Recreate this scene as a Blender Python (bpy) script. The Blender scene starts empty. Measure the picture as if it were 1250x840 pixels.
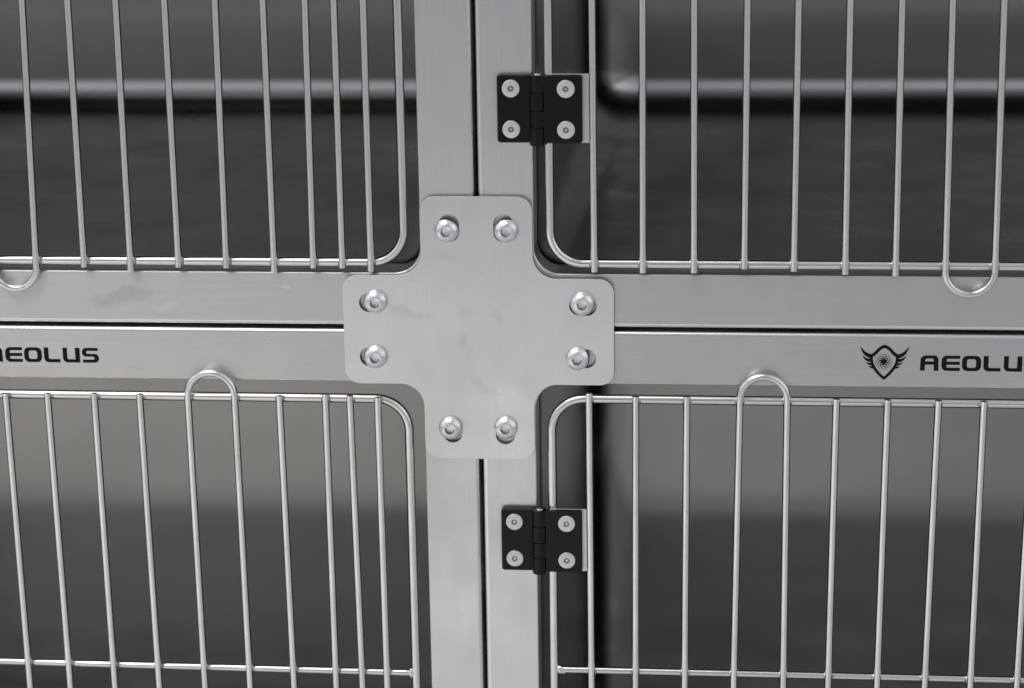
import bpy, bmesh, math, random
from mathutils import Vector, Matrix
random.seed(7)
MM = 0.001
sc = bpy.context.scene
col = sc.collection
PI = math.pi

# ------------------------------------------------------------------ camera
cam_d = bpy.data.cameras.new('camera')
cam = bpy.data.objects.new('camera', cam_d); col.objects.link(cam)
sc.camera = cam
cam.location = (0.1259, -1.1524, 0.3107)
r_ = Vector((0.99596907, 0.0885745, -0.01414811))
u_ = Vector((-0.00999894, 0.26638359, 0.96381523))
f_ = Vector((-0.08913828, 0.95978869, -0.26619547))
cam.rotation_euler = Matrix((r_, u_, -f_)).transposed().to_euler()
cam_d.sensor_width = 36.0
cam_d.lens = 2600 / 1250 * 36
cam_d.clip_start = 0.05; cam_d.clip_end = 200
cam_d.dof.use_dof = True
cam_d.dof.focus_distance = 1.20
cam_d.dof.aperture_fstop = 6.0

# ------------------------------------------------------------------ world: dim surroundings, pale overhead
w = bpy.data.worlds.new('World'); sc.world = w; w.use_nodes = True
nt = w.node_tree; N = nt.nodes; L = nt.links
for n in list(N): N.remove(n)
wo = N.new('ShaderNodeOutputWorld'); bg = N.new('ShaderNodeBackground')
tc = N.new('ShaderNodeTexCoord'); sx = N.new('ShaderNodeSeparateXYZ')
mr = N.new('ShaderNodeMapRange'); mr.inputs['From Min'].default_value = -1; mr.inputs['From Max'].default_value = 1
rp = N.new('ShaderNodeValToRGB')
L.new(tc.outputs['Generated'], sx.inputs[0]); L.new(sx.outputs['Z'], mr.inputs['Value'])
L.new(mr.outputs['Result'], rp.inputs[0]); L.new(rp.outputs[0], bg.inputs['Color']); L.new(bg.outputs[0], wo.inputs[0])
def g(v, t=(1, 1, 1)): return (v * t[0], v * t[1], v * t[2], 1)
cr = rp.color_ramp; cr.interpolation = 'EASE'
cr.elements[0].position = 0.0; cr.elements[0].color = g(0.10)
cr.elements[1].position = 1.0; cr.elements[1].color = g(0.40, (0.97, 0.99, 1.03))
for p, v in ((0.38, 0.12), (0.455, 0.40), (0.58, 0.50), (0.70, 0.62), (0.80, 0.50)):
    e = cr.elements.new(p); e.color = g(v, (0.96, 0.98, 1.06))
def wm(op, a, b_):
    n = N.new('ShaderNodeMath'); n.operation = op
    for i, v in enumerate((a, b_)):
        if isinstance(v, (int, float)): n.inputs[i].default_value = v
        else: L.new(v, n.inputs[i])
    return n.outputs[0]
# brightness added to the sides and held down in front, for edge reflections
side = wm('MULTIPLY', wm('ABSOLUTE', sx.outputs['X'], 0), 1.45)
over = wm('MULTIPLY', wm('MAXIMUM', sx.outputs['Z'], 0), 0.7)
L.new(wm('ADD', wm('ADD', side, over), 0.42), bg.inputs['Strength'])

# ------------------------------------------------------------------ lamps
def area(name, loc, target, sx_, sy_, power, colr=(1, 1, 1)):
    d = bpy.data.lights.new(name, 'AREA'); d.shape = 'RECTANGLE'; d.size = sx_; d.size_y = sy_
    d.energy = power; d.color = colr
    o = bpy.data.objects.new(name, d); col.objects.link(o); o.location = loc
    o.rotation_euler = (Vector(target) - Vector(loc)).to_track_quat('-Z', 'Y').to_euler()
    return o
area('ceiling_softbox', (-0.9, -0.95, 2.3), (-0.6, -0.6, 0.0), 1.9, 1.5, 27, (0.98, 0.99, 1.0))
fl = area('floor_fill_light', (-1.5, -2.1, 2.2), (-1.5, -2.05, -0.8), 1.4, 1.8, 36, (1.0, 0.97, 0.94))  # added unseen light, brightens the floor that the steel reflects
fl.data.spread = math.radians(100)

vs = sc.view_settings
vs.view_transform = 'Standard'; vs.look = 'None'; vs.exposure = 0.0; vs.gamma = 1.0
sc.render.engine = 'CYCLES'
sc.cycles.max_bounces = 10; sc.cycles.glossy_bounces = 8

# ------------------------------------------------------------------ materials
def base_mat(name):
    m = bpy.data.materials.new(name); m.use_nodes = True
    nt = m.node_tree; b = nt.nodes['Principled BSDF']
    return m, nt, b
def node(nt, t, **k):
    n = nt.nodes.new(t)
    for a, v in k.items(): setattr(n, a, v)
    return n
def noise(nt, scale_vec, scale, detail=4, rough=0.6, coord='Object', off=(0, 0, 0)):
    tc = node(nt, 'ShaderNodeTexCoord'); mp = node(nt, 'ShaderNodeMapping')
    mp.inputs['Scale'].default_value = scale_vec; mp.inputs['Location'].default_value = off
    nz = node(nt, 'ShaderNodeTexNoise'); nz.inputs['Scale'].default_value = scale
    nz.inputs['Detail'].default_value = detail; nz.inputs['Roughness'].default_value = rough
    nt.links.new(tc.outputs[coord], mp.inputs['Vector']); nt.links.new(mp.outputs[0], nz.inputs['Vector'])
    return nz.outputs['Fac']
def rng(nt, src, a, b, c, d, clamp=True):
    n = node(nt, 'ShaderNodeMapRange'); n.clamp = clamp
    n.inputs['From Min'].default_value = a; n.inputs['From Max'].default_value = b
    n.inputs['To Min'].default_value = c; n.inputs['To Max'].default_value = d
    nt.links.new(src, n.inputs['Value']); return n.outputs['Result']
def mth(nt, op, a, b):
    n = node(nt, 'ShaderNodeMath', operation=op)
    for i, v in enumerate((a, b)):
        if isinstance(v, (int, float)): n.inputs[i].default_value = v
        else: nt.links.new(v, n.inputs[i])
    return n.outputs[0]
def smear(nt, cx, cz, ax, az, ang, width=1.0):
    """soft elliptical wiped patch at a place on the metal (object space, mm), 0..1"""
    tc = node(nt, 'ShaderNodeTexCoord'); mp = node(nt, 'ShaderNodeMapping', vector_type='TEXTURE')
    mp.inputs['Location'].default_value = (cx * MM, 0, cz * MM)
    mp.inputs['Rotation'].default_value = (0, ang, 0)
    mp.inputs['Scale'].default_value = (ax * MM, 1, az * MM)
    wn = node(nt, 'ShaderNodeTexNoise'); wn.inputs['Scale'].default_value = 60; wn.inputs['Detail'].default_value = 3
    nt.links.new(tc.outputs['Object'], wn.inputs['Vector'])
    ws = node(nt, 'ShaderNodeVectorMath', operation='SUBTRACT'); ws.inputs[1].default_value = (.5, .5, .5)
    nt.links.new(wn.outputs['Color'], ws.inputs[0])
    wm = node(nt, 'ShaderNodeVectorMath', operation='MULTIPLY'); wm.inputs[1].default_value = (.02, 0, .02)
    nt.links.new(ws.outputs[0], wm.inputs[0])
    wa = node(nt, 'ShaderNodeVectorMath', operation='ADD')
    nt.links.new(tc.outputs['Object'], wa.inputs[0]); nt.links.new(wm.outputs[0], wa.inputs[1])
    nt.links.new(wa.outputs[0], mp.inputs['Vector'])
    sep = node(nt, 'ShaderNodeSeparateXYZ'); nt.links.new(mp.outputs[0], sep.inputs[0])
    q = mth(nt, 'ADD', mth(nt, 'MULTIPLY', sep.outputs['X'], sep.outputs['X']), mth(nt, 'MULTIPLY', sep.outputs['Z'], sep.outputs['Z']))
    return rng(nt, q, 0.15, 1.2, width, 0.0)

def steel(name, colr, rough, brush=None, bump=0.15, smudge=0.08, colvar=0.06, aniso=0.0, coarse=14, tang=None, smears=(), spots=0.0):
    m, nt, b = base_mat(name)
    b.inputs['Metallic'].default_value = 1.0
    # large soft smudges
    s1 = noise(nt, (1, 1, 1), coarse, 5, 0.62)
    s1 = rng(nt, s1, 0.3, 0.7, -1, 1, True)
    rsum = mth(nt, 'ADD', rough, mth(nt, 'MULTIPLY', s1, smudge))
    cfac = mth(nt, 'MULTIPLY', s1, -colvar * 0.5)
    hs = None
    if brush:
        sv = {'v': (1, 1, 0.012), 'h': (0.012, 1, 1), 'd': (1, 0.012, 1)}[brush]
        b1 = noise(nt, sv, 1500, 3, 0.7)
        b2 = noise(nt, tuple(v * .3 if v < 1 else v for v in sv), 420, 3, 0.6, off=(3, 1, 2))
        bb = mth(nt, 'ADD', mth(nt, 'MULTIPLY', rng(nt, b1, .3, .7, -1, 1), .62), mth(nt, 'MULTIPLY', rng(nt, b2, .3, .7, -1, 1), .2))
        cfac = mth(nt, 'ADD', cfac, mth(nt, 'MULTIPLY', bb, colvar * 0.6))
        rsum = mth(nt, 'ADD', rsum, mth(nt, 'MULTIPLY', bb, 0.05))
        hs = bb
    else:
        b1 = noise(nt, (1, 1, 1), 900, 3, 0.6); hs = rng(nt, b1, .3, .7, -1, 1)
        cfac = mth(nt, 'ADD', cfac, mth(nt, 'MULTIPLY', hs, colvar * 0.5))
    for (cx, cz, ax, az, an, dr, dc) in smears:
        q = smear(nt, cx, cz, ax, az, an)
        rsum = mth(nt, 'ADD', rsum, mth(nt, 'MULTIPLY', q, dr))
        cfac = mth(nt, 'ADD', cfac, mth(nt, 'MULTIPLY', q, dc))
    if spots:
        sp = noise(nt, (1, 1, 1), 260, 2, 0.5, off=(9, 4, 1))
        sp = rng(nt, sp, 0.73, 0.80, 0, 1)
        cfac = mth(nt, 'ADD', cfac, mth(nt, 'MULTIPLY', sp, -spots))
    nt.links.new(rsum, b.inputs['Roughness'])
    mul = node(nt, 'ShaderNodeVectorMath', operation='SCALE'); mul.inputs[0].default_value = colr
    nt.links.new(mth(nt, 'ADD', cfac, 1.0), mul.inputs['Scale'])
    nt.links.new(mul.outputs[0], b.inputs['Base Color'])
    bp = node(nt, 'ShaderNodeBump'); bp.inputs['Strength'].default_value = bump; bp.inputs['Distance'].default_value = 0.00006
    nt.links.new(hs, bp.inputs['Height']); nt.links.new(bp.outputs[0], b.inputs['Normal'])
    if aniso:
        if tang == 'R':
            tg = node(nt, 'ShaderNodeTangent'); tg.direction_type = 'RADIAL'; tg.axis = 'Z'
        else:
            tg = node(nt, 'ShaderNodeCombineXYZ')
            for i in range(3): tg.inputs[i].default_value = tang[i]
        nt.links.new(tg.outputs[0], b.inputs['Tangent'])
        b.inputs['Anisotropic'].default_value = aniso
    return m

SM_H = ((-205, 16, 20, 5.5, -0.1, 0.06, -0.16), (-178, 11, 9, 3, 0.1, -0.05, 0.08), (-110, 22, 5, 1.8, 0.1, -.1, .12),
        (-260, 22, 20, 4, 0.2, 0.05, 0.04))
SM_V = ((-8, -165, 6, 24, 0.15, 0.08, 0.12), (-14, -100, 8, 20, -0.2, 0.04, 0.04), (16, -190, 9, 14, -0.2, 0.04, 0.05))
M = {}
M['frame_v'] = steel('brushed_steel_upright', (0.65, 0.652, 0.658), 0.36, 'v', bump=0.3, smudge=.11, colvar=.10, smears=SM_V, spots=.1, aniso=.7, tang=(1, 0, 0))
M['frame_h'] = steel('brushed_steel_beam', (0.565, 0.562, 0.558), 0.36, 'h', bump=0.3, smudge=.12, colvar=.12, smears=SM_H, spots=.3, aniso=.7, tang=(0, 0, 1))
SM_P = ((-8, 8, 5, 7, 0.6, .03, -.05), (12, 8, 3, 6, -.6, .03, -.08), (-38, 10, 14, 4, .2, .05, -.07), (3, -36, 8, 3, .4, .05, -.06),
        (-7, -6, 2.5, 4, .3, .03, -.06), (-18, 42, 12, 5, .1, .04, -.05), (18, -40, 14, 8, .3, -.04, .05))
M['plate'] = steel('brushed_steel_plate', (0.71, 0.712, 0.716), 0.33, 'v', bump=0.18, smears=SM_P, spots=.12, aniso=.8, tang=(1, 0, 0))
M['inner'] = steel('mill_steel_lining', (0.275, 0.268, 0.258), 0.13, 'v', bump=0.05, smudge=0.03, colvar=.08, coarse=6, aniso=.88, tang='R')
M['inner_floor'] = steel('mill_steel_floor', (0.37, 0.365, 0.34), 0.34, None, bump=0.10, smudge=0.12, colvar=.26, coarse=13, spots=.3, smears=((-150, 60, 70, 1.2, .35, .0, .10),))
M['cove_shine'] = steel('cove_painted_reflection', (0.56, 0.555, 0.55), 0.20, None, bump=0.03, smudge=.03, colvar=.06, coarse=8)  # lighter colour paints the bright reflection along the back bend
M['wire'] = steel('polished_wire', (0.70, 0.695, 0.69), 0.16, None, bump=0.10, smudge=0.10, colvar=.12, coarse=40, spots=.3)
M['weld'] = steel('heat_tinted_weld', (0.42, 0.34, 0.25), 0.4, None, bump=0.5, smudge=0.10, colvar=.5, coarse=300)
M['rolled'] = steel('rolled_edge_steel', (0.70, 0.70, 0.70), 0.24, None, bump=0.1, smudge=.06, colvar=.1, coarse=30)
M['cut_shade'] = steel('shaded_cut_edge', (0.16, 0.155, 0.15), 0.45, None, bump=0.4)  # edge faces darkened to paint the shadow line around the plate
M['bolt'] = steel('bright_bolt_steel', (0.72, 0.72, 0.725), 0.15, None, bump=.55, smudge=0.10, colvar=.2, coarse=260, spots=.35)
M['socket_shade'] = steel('shaded_socket_steel', (0.20, 0.195, 0.19), 0.3, None, bump=.4)  # dark colour paints the shade inside the hex recesses
M['screw'] = steel('satin_screw_steel', (0.68, 0.68, 0.68), 0.42, None, bump=.5, smudge=.05, colvar=.10, coarse=300)
M['casing'] = steel('casing_steel', (0.35, 0.35, 0.35), 0.5, None)

m, nt, b = base_mat('black_satin_paint'); M['black'] = m
b.inputs['Base Color'].default_value = (0.004, 0.0042, 0.005, 1)
b.inputs['Specular IOR Level'].default_value = 0.16
b.inputs['Coat Weight'].default_value = 0.12; b.inputs['Coat Roughness'].default_value = 0.12
nz = noise(nt, (1, 1, 1), 60, 4)
nt.links.new(rng(nt, nz, .3, .7, .24, .32), b.inputs['Roughness'])
bp = node(nt, 'ShaderNodeBump'); bp.inputs['Strength'].default_value = .15; bp.inputs['Distance'].default_value = .00005
nt.links.new(noise(nt, (1, 1, 1), 2500, 2), bp.inputs['Height']); nt.links.new(bp.outputs[0], b.inputs['Normal'])
m, nt, b = base_mat('black_print'); M['print'] = m
b.inputs['Base Color'].default_value = (0.006, 0.0065, 0.009, 1)
b.inputs['Roughness'].default_value = 0.5; b.inputs['Specular IOR Level'].default_value = 0.12
m, nt, b = base_mat('workshop_floor'); M['ground'] = m
gn = noise(nt, (1, 1, 1), 2.2, 5)
cr2 = node(nt, 'ShaderNodeValToRGB'); nt.links.new(gn, cr2.inputs[0])
cr2.color_ramp.elements[0].position = .35; cr2.color_ramp.elements[0].color = (.50, .49, .47, 1)
cr2.color_ramp.elements[1].position = .65; cr2.color_ramp.elements[1].color = (.60, .59, .57, 1)
nt.links.new(cr2.outputs[0], b.inputs['Base Color']); b.inputs['Roughness'].default_value = .6

# ------------------------------------------------------------------ helpers
def empty(name, loc=(0, 0, 0), parent=None):
    o = bpy.data.objects.new(name, None); col.objects.link(o)
    o.location = [c * MM for c in loc]; o.empty_display_size = .05
    if parent: o.parent = parent
    return o
def tag(o, label=None, cat=None, group=None, kind=None):
    if label: o['label'] = label
    if cat: o['category'] = cat
    if group: o['group'] = group
    if kind: o['kind'] = kind
def link(name, bm, mats, parent=None, smooth=True, angle=40):
    me = bpy.data.meshes.new(name)
    bmesh.ops.scale(bm, vec=(MM, MM, MM), verts=bm.verts)
    if smooth:
        for f in bm.faces: f.smooth = True
        for e in bm.edges:
            if len(e.link_faces) == 2 and e.calc_face_angle(0) > math.radians(angle): e.smooth = False
    bm.to_mesh(me); bm.free()
    if not isinstance(mats, (list, tuple)): mats = [mats]
    for mt in mats: me.materials.append(mt)
    o = bpy.data.objects.new(name, me); col.objects.link(o)
    if parent: o.parent = parent
    if smooth:
        wn_ = o.modifiers.new('face_weighted_normals', 'WEIGHTED_NORMAL'); wn_.keep_sharp = True; wn_.weight = 100
    return o
def obj_from_curve(name, loops, y_front, depth, mat, parent=None, bevel=0.0):
    """loops: closed outlines in (x, z) mm; filled (holes kept), extruded along Y"""
    cu = bpy.data.curves.new(name, 'CURVE'); cu.dimensions = '2D'; cu.fill_mode = 'BOTH'
    cu.extrude = max(0, depth / 2 - bevel); cu.bevel_depth = bevel; cu.bevel_resolution = 2
    for lp in loops:
        sp = cu.splines.new('POLY'); sp.points.add(len(lp) - 1); sp.use_cyclic_u = True
        for i, (x, z) in enumerate(lp): sp.points[i].co = (x, z, 0, 1)
    tmp = bpy.data.objects.new('tmp', cu); col.objects.link(tmp)
    dg = bpy.context.evaluated_depsgraph_get()
    me0 = bpy.data.meshes.new_from_object(tmp.evaluated_get(dg))
    bm = bmesh.new(); bm.from_mesh(me0)
    bpy.data.objects.remove(tmp); bpy.data.curves.remove(cu); bpy.data.meshes.remove(me0)
    bmesh.ops.remove_doubles(bm, verts=bm.verts, dist=1e-4)
    for v in bm.verts: x, z, y = v.co; v.co = (x, y_front + depth / 2 - y, z)
    bmesh.ops.recalc_face_normals(bm, faces=bm.faces)
    return link(name, bm, mat, parent, smooth=bevel > 0, angle=14)
def rpoly(pts, seg=8):
    """pts: (x, z, radius); corners rounded"""
    out = []; n = len(pts)
    for i in range(n):
        x, z, r = pts[i]; p = Vector((x, z))
        if r <= 0: out.append((x, z)); continue
        a = Vector(pts[i - 1][:2]) - p; c = Vector(pts[(i + 1) % n][:2]) - p
        a.normalize(); c.normalize()
        ang = a.angle(c); d = r / math.tan(ang / 2)
        bis = (a + c).normalized(); cen = p + bis * (r / math.sin(ang / 2))
        s = p + a * d - cen; e = p + c * d - cen
        a0 = math.atan2(s.y, s.x); a1 = math.atan2(e.y, e.x); da = (a1 - a0 + PI) % (2 * PI) - PI
        for k in range(seg + 1):
            t = a0 + da * k / seg; out.append((cen.x + r * math.cos(t), cen.y + r * math.sin(t)))
    return out
def tube(bm, path, r, seg=18, cap=True, mat=0, wob=0.0):
    path = [Vector(p) for p in path]; n = len(path); rings = []
    nrm = None
    pts = []
    if cap:
        d0 = (path[1] - path[0]).normalized(); d1 = (path[-1] - path[-2]).normalized()
        b_ = 0.45
        pts = [(path[0], r - b_), (path[0] + d0 * b_ * .35, r - b_ * .3), (path[0] + d0 * b_, r)] + [(p, r) for p in path[1:-1]] + \
              [(path[-1] - d1 * b_, r), (path[-1] - d1 * b_ * .35, r - b_ * .3), (path[-1], r - b_)]
    else: pts = [(p, r) for p in path]
    for i, (p, rr) in enumerate(pts):
        a = pts[max(0, i - 1)][0]; c = pts[min(len(pts) - 1, i + 1)][0]
        t = (c - a).normalized()
        if nrm is None:
            nrm = t.orthogonal().normalized()
            ref = Vector((0, -1, 0))
            if abs(t.dot(ref)) < .9: nrm = (ref - t * ref.dot(t)).normalized()
        else: nrm = (nrm - t * nrm.dot(t)).normalized()
        bn = t.cross(nrm)
        rings.append([bm.verts.new(p + (nrm * math.cos(2 * PI * k / seg) + bn * math.sin(2 * PI * k / seg)) * rr) for k in range(seg)])
    for i in range(len(rings) - 1):
        for k in range(seg):
            f = bm.faces.new((rings[i][k], rings[i][(k + 1) % seg], rings[i + 1][(k + 1) % seg], rings[i + 1][k])); f.material_index = mat
    if cap:
        bm.faces.new(rings[0][::-1]).material_index = mat; bm.faces.new(rings[-1]).material_index = mat
    return rings
def blob(bm, c, rad, mat=0):
    r = bmesh.ops.create_icosphere(bm, subdivisions=2, radius=1)
    for v in r['verts']:
        k = 1 + random.uniform(-.12, .12)
        v.co = Vector((v.co.x * rad[0] * k + c[0], v.co.y * rad[1] * k + c[1], v.co.z * rad[2] * k + c[2]))
    for v in r['verts']:
        for f in v.link_faces: f.material_index = mat
def lathe(bm, prof, c, seg=48, axis=(0, -1, 0), mat=0, close_last=True):
    """prof: list of (r or func(theta), height along -Y)"""
    rings = []
    for r, h in prof:
        ring = []
        for k in range(seg):
            t = 2 * PI * k / seg; rr = r(t) if callable(r) else r
            ring.append(bm.verts.new((c[0] + rr * math.cos(t), c[1] - h, c[2] + rr * math.sin(t))))
        rings.append(ring)
    for i in range(len(rings) - 1):
        for k in range(seg):
            f = bm.faces.new((rings[i][k], rings[i][(k + 1) % seg], rings[i + 1][(k + 1) % seg], rings[i + 1][k])); f.material_index = mat
    if close_last: bm.faces.new(rings[-1]).material_index = mat
def hexr(af, rot=0.0):
    return lambda t: (af / 2) / math.cos(((t + rot) % (PI / 3)) - PI / 6)
def rrect(x0, x1, z0, z1, r, seg=10):
    """rounded rectangle, counter-clockwise from bottom-left corner; always 4*(seg+1) points"""
    out = []
    for cx, cz, a0 in ((x0 + r, z0 + r, PI), (x1 - r, z0 + r, 1.5 * PI), (x1 - r, z1 - r, 0), (x0 + r, z1 - r, .5 * PI)):
        for k in range(seg + 1):
            t = a0 + .5 * PI * k / seg; out.append((cx + r * math.cos(t), cz + r * math.sin(t)))
    return out
def bridge(bm, A, B, mat=0):
    n = len(A); fs = []
    for k in range(n):
        q = (A[k], A[(k + 1) % n], B[(k + 1) % n], B[k])
        f = bm.faces.new(q); f.material_index = mat; fs.append(f)
    return fs

# ------------------------------------------------------------------ setting: the floor the cages stand over
bm = bmesh.new()
vsq = [bm.verts.new(p) for p in ((-14000, -16000, -830), (14000, -16000, -830), (14000, 5000, -830), (-14000, 5000, -830))]
bm.faces.new(vsq)
gf = link('floor', bm, M['ground'], smooth=False); tag(gf, kind='structure')

# ------------------------------------------------------------------ cages
W_C, H_C, DEP = 780.0, 551.0, 575.0
G = 1.0           # half the gap between neighbours
FL = 31.0         # width of the front flange
def make_cage(side, top, label):
    """side: -1 left / +1 right of the joint; top: +1 above / -1 below"""
    root = empty('steel_cage', (0, 0, 0)); tag(root, label, 'cage', 'steel cages bolted together around the cross plate')
    x0, x1 = sorted((side * G, side * (G + W_C))); z0, z1 = sorted((top * G, top * (G + H_C)))
    # front frame: rolled outer edge, flat face, tight inner fold, return lip
    bm = bmesh.new(); RO, RI, SEG = 2.6, 1.0, 10
    prof = []   # (inset from the outer rectangle, y, corner radius)
    prof.append((0.0, 24.0, 1.0)); prof.append((0.0, RO, 1.0))
    for k in range(1, 9):
        t = .5 * PI * k / 8; prof.append((RO - RO * math.cos(t), RO - RO * math.sin(t), 1.0 + .1 * k))
    ins = FL
    for k in range(0, 6):
        t = .5 * PI * k / 5; prof.append((ins - RI + RI * math.sin(t), RI - RI * math.cos(t), 15.0))
    prof.append((ins, 24.0, 15.0))
    rings = []
    for inset, y, r in prof:
        rings.append([bm.verts.new((x, y, z)) for x, z in rrect(x0 + inset, x1 - inset, z0 + inset, z1 - inset, max(r, .3), SEG)])
    for i in range(len(rings) - 1):
        fs = bridge(bm, rings[i], rings[i + 1])
        n = SEG + 1
        for k, f in enumerate(fs):
            if 1 <= i <= 8: f.material_index = 2; continue
            s = (k % n) if (k % n) != SEG else -1      # SEG-th quad of each corner is the straight run
            c = k // n                                   # run after corner c: 0 bottom, 1 right, 2 top, 3 left
            if s == -1: f.material_index = 1 if c in (0, 2) else 0
            else:
                half = s < SEG / 2                       # corner arc split between its two sides
                run = (c - 1) % 4 if half else c
                f.material_index = 1 if run in (0, 2) else 0
    link('front_frame', bm, [M['frame_v'], M['frame_h'], M['rolled']], root, angle=30)
    # inner lining: walls, floor, ceiling and back meet in rounded bends
    LI = FL + 1.2; RB = 25.0
    RX = 40.0
    layers = [(LI - 0.9, 23.0, 15.5), (LI, 26.0, 16.0), (LI, 200.0, 22.0), (LI, DEP - RB - 40, 31.0), (LI, DEP - RB, 32.0)]
    for k in range(1, 13):
        t = .5 * PI * k / 12
        layers.append((LI + RB - RB * math.cos(t), DEP - RB + RB * math.sin(t), 32.0 - (RB - 2) * (1 - math.cos(t))))
    groups = {'back_panel': [], 'floor_panel': [], 'top_panel': [], 'side_panel': []}
    for i in range(len(layers) - 1):
        a, ya, ra = layers[i]; c, yc, rc = layers[i + 1]
        ea = max(0.0, a - LI) * (RX / RB - 1); ec = max(0.0, c - LI) * (RX / RB - 1)
        A = [(x, ya, z) for x, z in rrect(x0 + a + ea, x1 - a - ea, z0 + a, z1 - a, ra, 12)]
        B = [(x, yc, z) for x, z in rrect(x0 + c + ec, x1 - c - ec, z0 + c, z1 - c, rc, 12)]
        n = len(A)
        for k in range(n):
            q = (A[k], B[k], B[(k + 1) % n], A[(k + 1) % n])
            cidx, s = divmod(k, 13)
            if ya >= DEP - RB - 1: key = 'back_panel'
            else:
                run = cidx if s == 12 else (0 if cidx in (0, 1) else (cidx - 1) % 4 if s < 6 else cidx)
                key = ('floor_panel', 'side_panel1', 'top_panel', 'side_panel0')[run]
            groups.setdefault(key, []).append(q)
    c, yc, rc = layers[-1]
    groups['back_panel'].append([(x, yc, z) for x, z in rrect(x0 + c + ec, x1 - c - ec, z0 + c, z1 - c, rc, 12)][::-1])
    for key, qs in groups.items():
        if not qs: continue
        bm = bmesh.new()
        for q in qs: bm.faces.new([bm.verts.new(p) for p in q])
        bmesh.ops.remove_doubles(bm, verts=bm.verts, dist=.001)
        ob = link(key.rstrip('01'), bm, [M['inner_floor'] if key == 'floor_panel' else M['inner'], M['cove_shine']], root, angle=60)
        if key == 'back_panel' and top > 0:  # upper cages only: reflection band painted on the bend
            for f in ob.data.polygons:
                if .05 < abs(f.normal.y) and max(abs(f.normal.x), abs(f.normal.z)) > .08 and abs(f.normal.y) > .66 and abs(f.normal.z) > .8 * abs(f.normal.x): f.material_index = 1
    # outer casing behind the frame
    bm = bmesh.new()
    R1 = [bm.verts.new((x, 23.0, z)) for x, z in rrect(x0 + .3, x1 - .3, z0 + .3, z1 - .3, 1, 3)]
    R2 = [bm.verts.new((x, DEP + 6, z)) for x, z in rrect(x0 + .3, x1 - .3, z0 + .3, z1 - .3, 1, 3)]
    bridge(bm, R1, R2); bm.faces.new(R2)
    link('outer_casing', bm, M['casing'], root)
    return root

RW, RV = 2.65, 2.08         # radii of the door's outline wire and of its bars
YV = -(RW + RV) + 0.55
def bar(parent, xa, za, xb, zb, welds, ya=None):
    bm = bmesh.new()
    n = 7; bow = random.uniform(-.35, .35)
    tube(bm, [(xa + (xb - xa) * i / n + bow * math.sin(PI * i / n), YV + random.uniform(-.05, .05), za + (zb - za) * i / n) for i in range(n + 1)], RV)
    for wz in welds:
        t = (wz - za) / (zb - za); wx = xa + (xb - xa) * t
        for s in (-1, 1):
            if random.random() < .8:
                blob(bm, (wx + s * RV * .85, YV + RV * .95, wz + random.uniform(-.5, .5)), (random.uniform(.9, 1.3), 1.1, random.uniform(1.4, 2.1)), 1)
    return link('bar', bm, [M['wire'], M['weld']], parent, angle=50)
def loop_bar(parent, xl0, xl1, xr0, xr1, ztip, zend, top, welds, zref):
    """U-shaped bar. legs x at the bend (xl0,xr0) and at zref (xl1,xr1); ztip = outermost point of the bend's centre line"""
    R = (xr0 - xl0) / 2; cx = (xl0 + xr0) / 2; cz = ztip + top * R
    def xs(a, b_, z): return a + (b_ - a) * (z - cz) / (zref - cz)
    P = []
    for i in range(6): z = zend + (cz - zend) * i / 6; P.append((xs(xl0, xl1, z), YV, z))
    for k in range(0, 25):
        t = PI * k / 24; P.append((cx - R * math.cos(t), YV, cz - top * R * math.sin(t) * 1.0))
    for i in range(5, -1, -1): z = zend + (cz - zend) * i / 6; P.append((xs(xr0, xr1, z), YV, z))
    bm = bmesh.new(); tube(bm, P, RV)
    for wz in welds:
        for (a, b_) in ((xl0, xl1), (xr0, xr1)):
            for s in (-1, 1):
                blob(bm, (xs(a, b_, wz) + s * RV * .85, YV + RV * .95, wz), (1.1, 1.1, 1.8), 1)
    return link('looped_bar', bm, [M['wire'], M['weld']], parent, angle=50)

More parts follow.
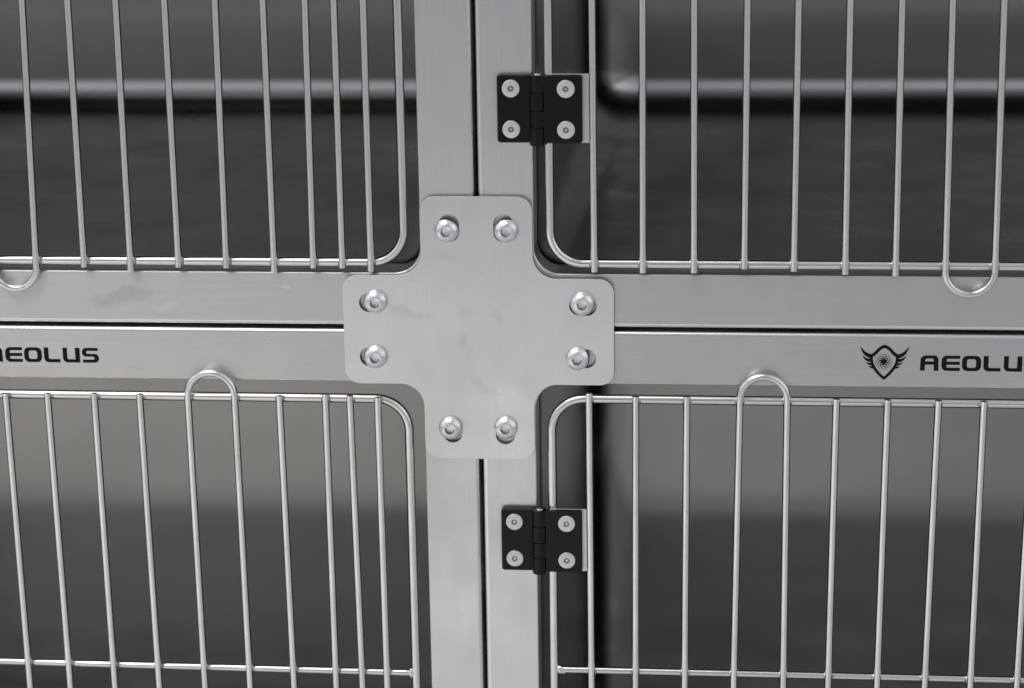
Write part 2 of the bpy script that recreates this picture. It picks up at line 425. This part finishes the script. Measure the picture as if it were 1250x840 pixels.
def make_door(root, side, top, bars, loop, zw, cross, label=None):
    d = empty('wire_door', (0, 0, 0), root)
    xin, xout = side * 41.0, side * (W_C - 38)
    x0, x1 = sorted((xin, xout)); zo = top * (H_C - 40); z0, z1 = sorted((zw, zo))
    bm = bmesh.new()
    pts = [(x, 0.2, z) for x, z in rrect(x0, x1, z0, z1, 18.5, 12)]
    # close the ring of wire
    P = [Vector(p) for p in pts]; P2 = P + [P[0], P[1]]
    seg = 20; rings = []
    for i in range(len(P)):
        a, p, c = P[i - 1], P[i], P[(i + 1) % len(P)]
        t = ((p - a).normalized() + (c - p).normalized()).normalized(); nr = Vector((0, -1, 0)); bn = t.cross(nr)
        rings.append([bm.verts.new(p + (nr * math.cos(2 * PI * k / seg) + bn * math.sin(2 * PI * k / seg)) * RW) for k in range(seg)])
    for i in range(len(rings)): bridge(bm, rings[i], rings[(i + 1) % len(rings)])
    bmesh.ops.recalc_face_normals(bm, faces=bm.faces)
    link('door_outline', bm, M['wire'], d, angle=60)
    crosses = list(cross)
    for (xa, za, xb, zb) in crosses:
        bm = bmesh.new(); n = 8
        tube(bm, [(xa + (xb - xa) * i / n, 0.0, za + (zb - za) * i / n) for i in range(n + 1)], 2.1)
        xe, ze = (xb, zb) if side < 0 else (xa, za)
        blob(bm, (xe, -.2, ze), (2.6, 2.4, 3.1), 1)
        for _ in range(3): blob(bm, (xe + random.uniform(-1, 1) - side * -1.2, -1.2, ze + random.uniform(-2, 2)), (1.2, 1.0, 1.2), 1)
        link('cross_wire', bm, [M['wire'], M['wire']], d, angle=50)
    cz_mid = [ (c[1] + c[3]) / 2 for c in crosses]
    far = top * (H_C - 36)
    for (xa, za, xb, zb, ztip) in bars:
        # two measured points (xa,za) (xb,zb); free end at ztip, other end at the far side of the door
        def X(z): return xa + (xb - xa) * (z - za) / (zb - za)
        xf = X(ztip); xe = X(ztip) + max(-2.5, min(2.5, (X(far) - xf)))
        # keep the measured slope in the seen part, straight rod overall
        s = (xb - xa) / (zb - za)
        xe = xf + s * (far - ztip) * .6
        bar(d, X(ztip), ztip, xe + (X(ztip) - xf), far, [zw] + cz_mid)
    # remaining, regularly spaced bars out to the far side
    xs = min(b_[0] for b_ in bars) if side < 0 else max(b_[0] for b_ in bars)
    xs = min(xs, loop[0]) if side < 0 else max(xs, loop[2])
    x = xs + side * 27
    while abs(x) < W_C - 50:
        bar(d, x, zw - top * 3.5, x, far, [zw] + cz_mid); x += side * 27
    loop_bar(d, loop[0], loop[1], loop[2], loop[3], loop[4], far, top, [zw], loop[5])
    return d

tl = make_cage(-1, 1, 'upper left steel cage, dark inside, no hinge beside the cross plate')
tr = make_cage(1, 1, 'upper right steel cage, its wire door on a black hinge above the cross plate')
bl = make_cage(-1, -1, 'lower left steel cage, black lettering at the left end of its top beam')
br = make_cage(1, -1, 'lower right steel cage, black winged shield emblem and lettering on its top beam')

TL = [(-222.2, 185.2, -223.4, 35.0), (-194.7, 185.1, -196.6, 32.8), (-167.8, 185.0, -169.0, 35.3), (-140.1, 184.9, -141.6, 35.1), (-113.4, 184.8, -114.3, 32.9), (-90.4, 184.7, -92.0, 35.4), (-75.1, 184.6, -75.5, 35.5), (-59.0, 184.5, -59.4, 33.7)]
TR = [(64.7, 184.0, 65.7, 34.2), (91.5, 183.9, 92.5, 33.9), (118.5, 183.7, 120.7, 34.1), (147.2, 183.6, 148.3, 36.6), (174.5, 183.5, 175.4, 35.4), (201.6, 183.4, 203.4, 33.8), (228.0, 183.3, 230.7, 33.0)]
BL = [(-275.1, -40.3, -273.7, -220.1), (-250.3, -40.0, -249.0, -219.5), (-222.8, -39.7, -221.7, -218.8), (-196.1, -39.8, -194.4, -218.0), (-114.7, -39.8, -113.0, -215.9), (-88.1, -38.5, -88.2, -215.3), (-74.0, -39.3, -72.0, -214.9), (-58.0, -40.0, -57.3, -214.5)]
BR = [(62.4, -36.0, 64.0, -211.3), (88.7, -37.7, 88.9, -210.7), (117.4, -37.3, 117.8, -209.9), (200.5, -37.7, 200.5, -207.7), (228.8, -37.8, 227.5, -207.0), (256.7, -37.9, 255.0, -206.3), (281.6, -38.1, 281.1, -205.6), (308.8, -38.7, 307.0, -205.0)]
dTL = make_door(tl, -1, 1, [b_ + (b_[3],) for b_ in TL], (-276.4, -272.5, -251.3, -248.0, 22.2, 185), 38.0, [(-742, 210, -44, 210)])
dTR = make_door(tr, 1, 1, [b_ + (b_[3],) for b_ in TR], (257.6, 255.6, 284.2, 282.4, 22.9, 185), 38.0, [(44, 210, 742, 210)])
dBL = make_door(bl, -1, -1, [b_ + (b_[1],) for b_ in BL], (-167.9, -167.5, -140.7, -140.2, -26.7, -217), -42.0, [(-742, -208.0, -43.5, -211.2)])
dBR = make_door(br, 1, -1, [b_ + (b_[1],) for b_ in BR], (147.0, 145.8, 173.3, 174.4, -25.4, -209), -40.6, [(44.5, -206.8, 742, -206.6)])

# ------------------------------------------------------------------ hinges
def rbox(bm, x0, x1, z0, z1, yb, yf, r, bev, mat=0):
    """plate with rounded corners and a softened front edge; yf is the front (smaller y)"""
    rings = []
    for inset, y in ((0, yb), (0, yf + bev), (bev * .12, yf + bev * .6), (bev * .4, yf + bev * .22), (bev, yf)):
        rings.append([bm.verts.new((x, y, z)) for x, z in rrect(x0 + inset, x1 - inset, z0 + inset, z1 - inset, max(r - inset, .3), 5)])
    for i in range(4): bridge(bm, rings[i], rings[i + 1], mat)
    bm.faces.new(rings[-1]).material_index = mat
    bm.faces.new(rings[0][::-1]).material_index = mat
def make_screw(parent, x, y, z, rot):
    bm = bmesh.new()
    lathe(bm, [(4.9, -.3), (4.9, .15), (4.75, .38), (4.4, .55), (2.5, .62), (2.35, .56), (2.2, .60), (1.95, .60), (hexr(3.2, rot), .52), (hexr(2.9, rot), .12), (.75, .08), (.7, .16)], (x, y, z), 36)
    for f in bm.faces:
        c = f.calc_center_median()
        if math.hypot(c.x - x, c.z - z) < 1.62 and c.y > y - .58: f.material_index = 1
        if math.hypot(c.x - x, c.z - z) < .4: f.material_index = 2  # bright centre painted as a glint on the socket floor
    bmesh.ops.recalc_face_normals(bm, faces=bm.faces)
    return link('screw', bm, [M['screw'], M['socket_shade'], M['bolt']], parent, angle=25)
def make_hinge(root, zc):
    h = empty('hinge', (0, 0, 0), root)
    zt, zb = zc + 18.7, zc - 18.7
    bm = bmesh.new(); rbox(bm, 12.9, 31.6, zb, zt, 0.05, -4.6, 1.6, 1.0); link('hinge_leaf', bm, M['black'], h, angle=50)
    bm = bmesh.new(); rbox(bm, 38.4, 59.6, zb, zt, -2.9, -6.4, 1.6, 1.0); link('hinge_leaf', bm, M['black'], h, angle=50)
    cuts = [zt, zt - 10.0, zt - 19.6, zt - 28.8, zb - 1.6]
    for i in range(4):
        bm = bmesh.new(); a, c = cuts[i], cuts[i + 1]; r = 4.15; e = .3
        dx = .25 if i % 2 else -.0
        ring = []
        for z, rr in ((a - .12, r - e), (a - .12 - e, r), (c + .12 + e, r), (c + .12, r - e)):
            ring.append([bm.verts.new((35.2 - dx + rr * math.cos(2 * PI * k / 32), -3.6 + rr * math.sin(2 * PI * k / 32), z)) for k in range(32)])
        for j in range(3): bridge(bm, ring[j], ring[j + 1])
        bm.faces.new(ring[0]); bm.faces.new(ring[-1][::-1])
        # web joining the knuckle to its leaf
        s = -1 if i % 2 else 1
        xx = sorted((35.2, 35.2 + s * 4.6))
        rbox(bm, xx[0], xx[1], c + .4, a - .4, -0.6 if s < 0 else -3.0, -4.2 if s < 0 else -6.2, .3, .3)
        bmesh.ops.recalc_face_normals(bm, faces=bm.faces)
        link('knuckle', bm, M['black'], h, angle=50)
    bm = bmesh.new()
    tube(bm, [(35.2, -3.6, zb + 2), (35.2, -3.6, zt + .5)], 1.9, 20)
    tube(bm, [(35.2, -3.6, zb - 1.9), (35.2, -3.6, zb + 1)], 1.9, 20)
    link('hinge_pin', bm, M['screw'], h)
    for x, y in ((20.6, -4.6), (50.7, -6.4)):
        for z in (zc + 11.2, zc - 11.2): make_screw(h, x, y, z, random.uniform(0, 1))
    return h
def mount(door, zc):
    bm = bmesh.new(); rbox(bm, 39.5, 64.6, zc - 18.9, zc + 18.9, -1.2, -2.9, .4, .2)
    return link('hinge_mount', bm, M['frame_v'], door, angle=40)
make_hinge(tr, 125.2); mount(dTR, 125.2)
make_hinge(br, -124.9).location.x = -1.4 * MM; mount(dBR, -124.9)

# ------------------------------------------------------------------ lettering and emblem
GL = {
 'A': (10.3, [[(0, 0, 0), (.15, 9, 3.0), (10.1, 9, 2.6), (10.3, 0, 0), (7.6, 0, 0), (7.6, 3.6, 0), (2.75, 3.6, 0), (2.7, 0, 0)], [(2.8, 5.45, 0), (2.85, 7.2, 1.2), (7.5, 7.2, 1.1), (7.55, 5.45, 0)]]),
 'E': (10.3, [[(0, 0, 3.0), (0, 9, 3.0), (10.3, 9, 0), (10.3, 7.15, 0), (2.8, 7.15, .8), (2.8, 5.45, .3), (10.2, 5.45, 0), (10.2, 3.6, 0), (2.8, 3.6, .3), (2.8, 1.9, .8), (10.3, 1.9, 0), (10.3, 0, 0)]]),
 'O': (10.6, [[(0, 0, 3.0), (0, 9, 3.0), (10.6, 9, 3.0), (10.6, 0, 3.0)], [(2.8, 1.95, 1.2), (2.8, 7.05, 1.2), (7.8, 7.05, 1.2), (7.8, 1.95, 1.2)]]),
 'L': (9.6, [[(0, 9, 0), (2.8, 9, 0), (2.8, 1.98, 1.0), (9.6, 1.98, 0), (9.6, 0, 0), (0, 0, 2.8)]]),
 'U': (10.2, [[(0, 9, 0), (2.7, 9, 0), (2.7, 1.98, .9), (7.4, 1.98, 0), (7.4, 9, 0), (10.2, 9, 0), (10.2, 0, 0), (0, 0, 2.8)]]),
 'S': (10.0, [[(9.6, 9, 0), (0, 9, 2.6), (0, 3.7, 2.4), (7.3, 3.7, .85), (7.3, 1.85, .85), (.3, 1.85, 0), (.3, 0, 0), (10, 0, 2.6), (10, 5.4, 2.4), (2.6, 5.4, .85), (2.6, 7.2, .85), (9.6, 7.2, 0)]]),
}
def word(root, x, z, sx=1.0):
    loops = []
    for ch, px in zip('AEOLUS', (0, 11.7, 22.9, 34.6, 45.7, 57.0)):
        for lp in GL[ch][1]:
            loops.append([(x + px * sx + a * .985 , z + c * .98) for a, c in rpoly(lp)])
    return obj_from_curve('lettering', loops, -0.06, .05, M['print'], root)
def emblem(root, cx, cz):
    sx, sz = .0771, .0815
    def P(x, y): return (cx + (x - 283) * sx, -.06, cz - (y - 238) * sz)
    bm = bmesh.new()
    def strip(A, B):
        va = [bm.verts.new(P(*p)) for p in A]; vb = [bm.verts.new(P(*p)) for p in B]
        for i in range(len(A) - 1): bm.faces.new((va[i], va[i + 1], vb[i + 1], vb[i]))
    def bez(p0, p1, p2, n=12):
        return [((1 - t) ** 2 * p0[0] + 2 * t * (1 - t) * p1[0] + t * t * p2[0], (1 - t) ** 2 * p0[1] + 2 * t * (1 - t) * p1[1] + t * t * p2[1]) for t in [i / n for i in range(n + 1)]]
    for s in (-1, 1):
        def m(pts): return [(283 + s * (p[0] - 283), p[1]) for p in pts]
        o = bez((283, 114), (315, 120), (340, 150)) + bez((340, 150), (360, 172), (384, 184))[1:] + bez((384, 184), (388, 240), (362, 283))[1:] + bez((362, 283), (335, 325), (283, 364))[1:]
        i_ = bez((283, 138), (305, 142), (325, 167)) + bez((325, 167), (343, 189), (364, 200))[1:] + bez((364, 200), (367, 238), (344, 273))[1:] + bez((344, 273), (322, 306), (283, 339))[1:]
        strip(m(o), m(i_))
        # feathers
        for (tip, base_t, base_b, c1, c2) in (((460, 120), (380, 180), (382, 210), (420, 176), (440, 200)),
                                              ((441, 188), (382, 213), (380, 237), (412, 216), (426, 234)),
                                              ((418, 233), (378, 241), (373, 261), (398, 246), (404, 260)),
                                              ((396, 266), (370, 264), (360, 284), (382, 268), (386, 280))):
            strip(m(bez(tip, c1, base_t)), m(bez(tip, c2, base_b)))
    # swirl: nine crescent arms and a round heart
    c0 = (279, 233)
    n = 8
    for a in range(n):
        th = 2 * PI * a / n; A = []; B = []
        for i in range(19):
            t = i / 18; r = 16 + 52 * t; ph = th - 2.2 * t
            wd = .27 * (1 - t) ** 1.1 + .02
            A.append((c0[0] + r * math.cos(ph - wd), c0[1] + r * math.sin(ph - wd) * .96)); B.append((c0[0] + r * math.cos(ph + wd), c0[1] + r * math.sin(ph + wd) * .96))
        strip(A, B)
    ring = [bm.verts.new(P(c0[0] + 21 * math.cos(2 * PI * k / 28), c0[1] + 20 * math.sin(2 * PI * k / 28))) for k in range(28)]
    for v in ring: v.co.y = -.075
    bm.faces.new(ring)
    for f in bm.faces:
        f.normal_update()
        if f.normal.y > 0: f.normal_flip()
    return link('emblem', bm, M['print'], root, smooth=False)
word(bl, -286.6, -22.6, 1.0); word(br, 246.3, -21.9, 1.0)
emblem(bl, -305.5, -18.0); emblem(br, 226.6, -17.3)

# ------------------------------------------------------------------ cross plate
plate = empty('cross_plate', (0, 0, 0))
tag(plate, 'brushed steel cross plate with eight bolts joining four cages', 'plate')
a_, c_, ro, ri = 76.0, 31.2, 8.0, 13.5
dx_, dz_ = -0.6, -0.3
cross_pts = [(c_, a_, ro), (-c_, a_, ro), (-c_, c_, ri), (-a_, c_, ro), (-a_, -c_ - .8, ro), (-c_, -c_ - .8, ri), (-c_, -a_ - .3, ro), (c_, -a_ - .3, ro),
             (c_, -c_ - .4, ri), (a_ + .3, -c_ - .4, ro), (a_ + .3, c_ - 1.6, ro), (c_, c_ - 1.6, ri)]
def slot(cx, cz, ex, ez, w=11.2):
    """stadium hole from (cx,cz) to (ex,ez) centres"""
    d = Vector((ex - cx, ez - cz)); a = math.atan2(d.y, d.x); out = []
    for k in range(13): t = a - PI / 2 + PI * k / 12; out.append((ex + w / 2 * math.cos(t), ez + w / 2 * math.sin(t)))
    for k in range(13): t = a + PI / 2 + PI * k / 12; out.append((cx + w / 2 * math.cos(t), cz + w / 2 * math.sin(t)))
    return out
SL = [(-15.0, 56, -15.0, 60.9), (15.2, 56, 15.2, 61.0), (-57.5, 15.2, -61.5, 15.2), (-57.5, -16.4, -62.1, -16.4),
      (57, 14.4, 61.4, 14.2), (57, -16.3, 61.0, -16.3), (-15.5, -57, -15.5, -61.3), (14.6, -57, 14.6, -61.9)]
PT = 3.0
pb = obj_from_curve('plate_body', [[(x + dx_ * 0, z) for x, z in rpoly(cross_pts, 12)]] + [slot(*s) for s in SL], -PT - .05, PT, M['plate'], plate, bevel=.22)
pb.data.materials.append(M['cut_shade'])
for f in pb.data.polygons:
    if abs(f.normal.y) < .5: f.material_index = 1
BO = [(-16.5, 57.0), (16.9, 57.1), (-57.5, 16.0), (-58.4, -16.2), (58.9, 15.8), (56.0, -16.1), (-16.7, -57.8), (15.0, -57.3)]
for (x, z) in BO:
    bm = bmesh.new(); rot = random.uniform(0, 1); R = 6.8; hgt = 4.3
    pr = [(4.0, -2.9), (4.0, .0), (R - .25, 0.0), (R, .2), (R, .55)]
    for k in range(1, 11):
        t = k / 10; r = R - (R - 3.3) * t; pr.append((r, .55 + (hgt - .55) * math.sin(math.acos((r / R) * .999)) / math.sin(math.acos(3.3 / R))))
    pr += [(3.05, hgt - .03), (hexr(5.0, rot), hgt - .12), (hexr(4.35, rot), hgt - 1.3), (hexr(4.25, rot), hgt - 2.4), (1.2, hgt - 2.7)]
    lathe(bm, pr, (x, -PT - .15, z), 48)
    for f in bm.faces:
        c = f.calc_center_median(); rr = math.hypot(c.x - x, c.z - z); hh = -(c.y + PT + .15)
        if rr < 2.85 and hgt - 2.35 < hh < hgt - .15: f.material_index = 1
    bmesh.ops.recalc_face_normals(bm, faces=bm.faces)
    link('bolt', bm, [M['bolt'], M['socket_shade']], plate, angle=32)
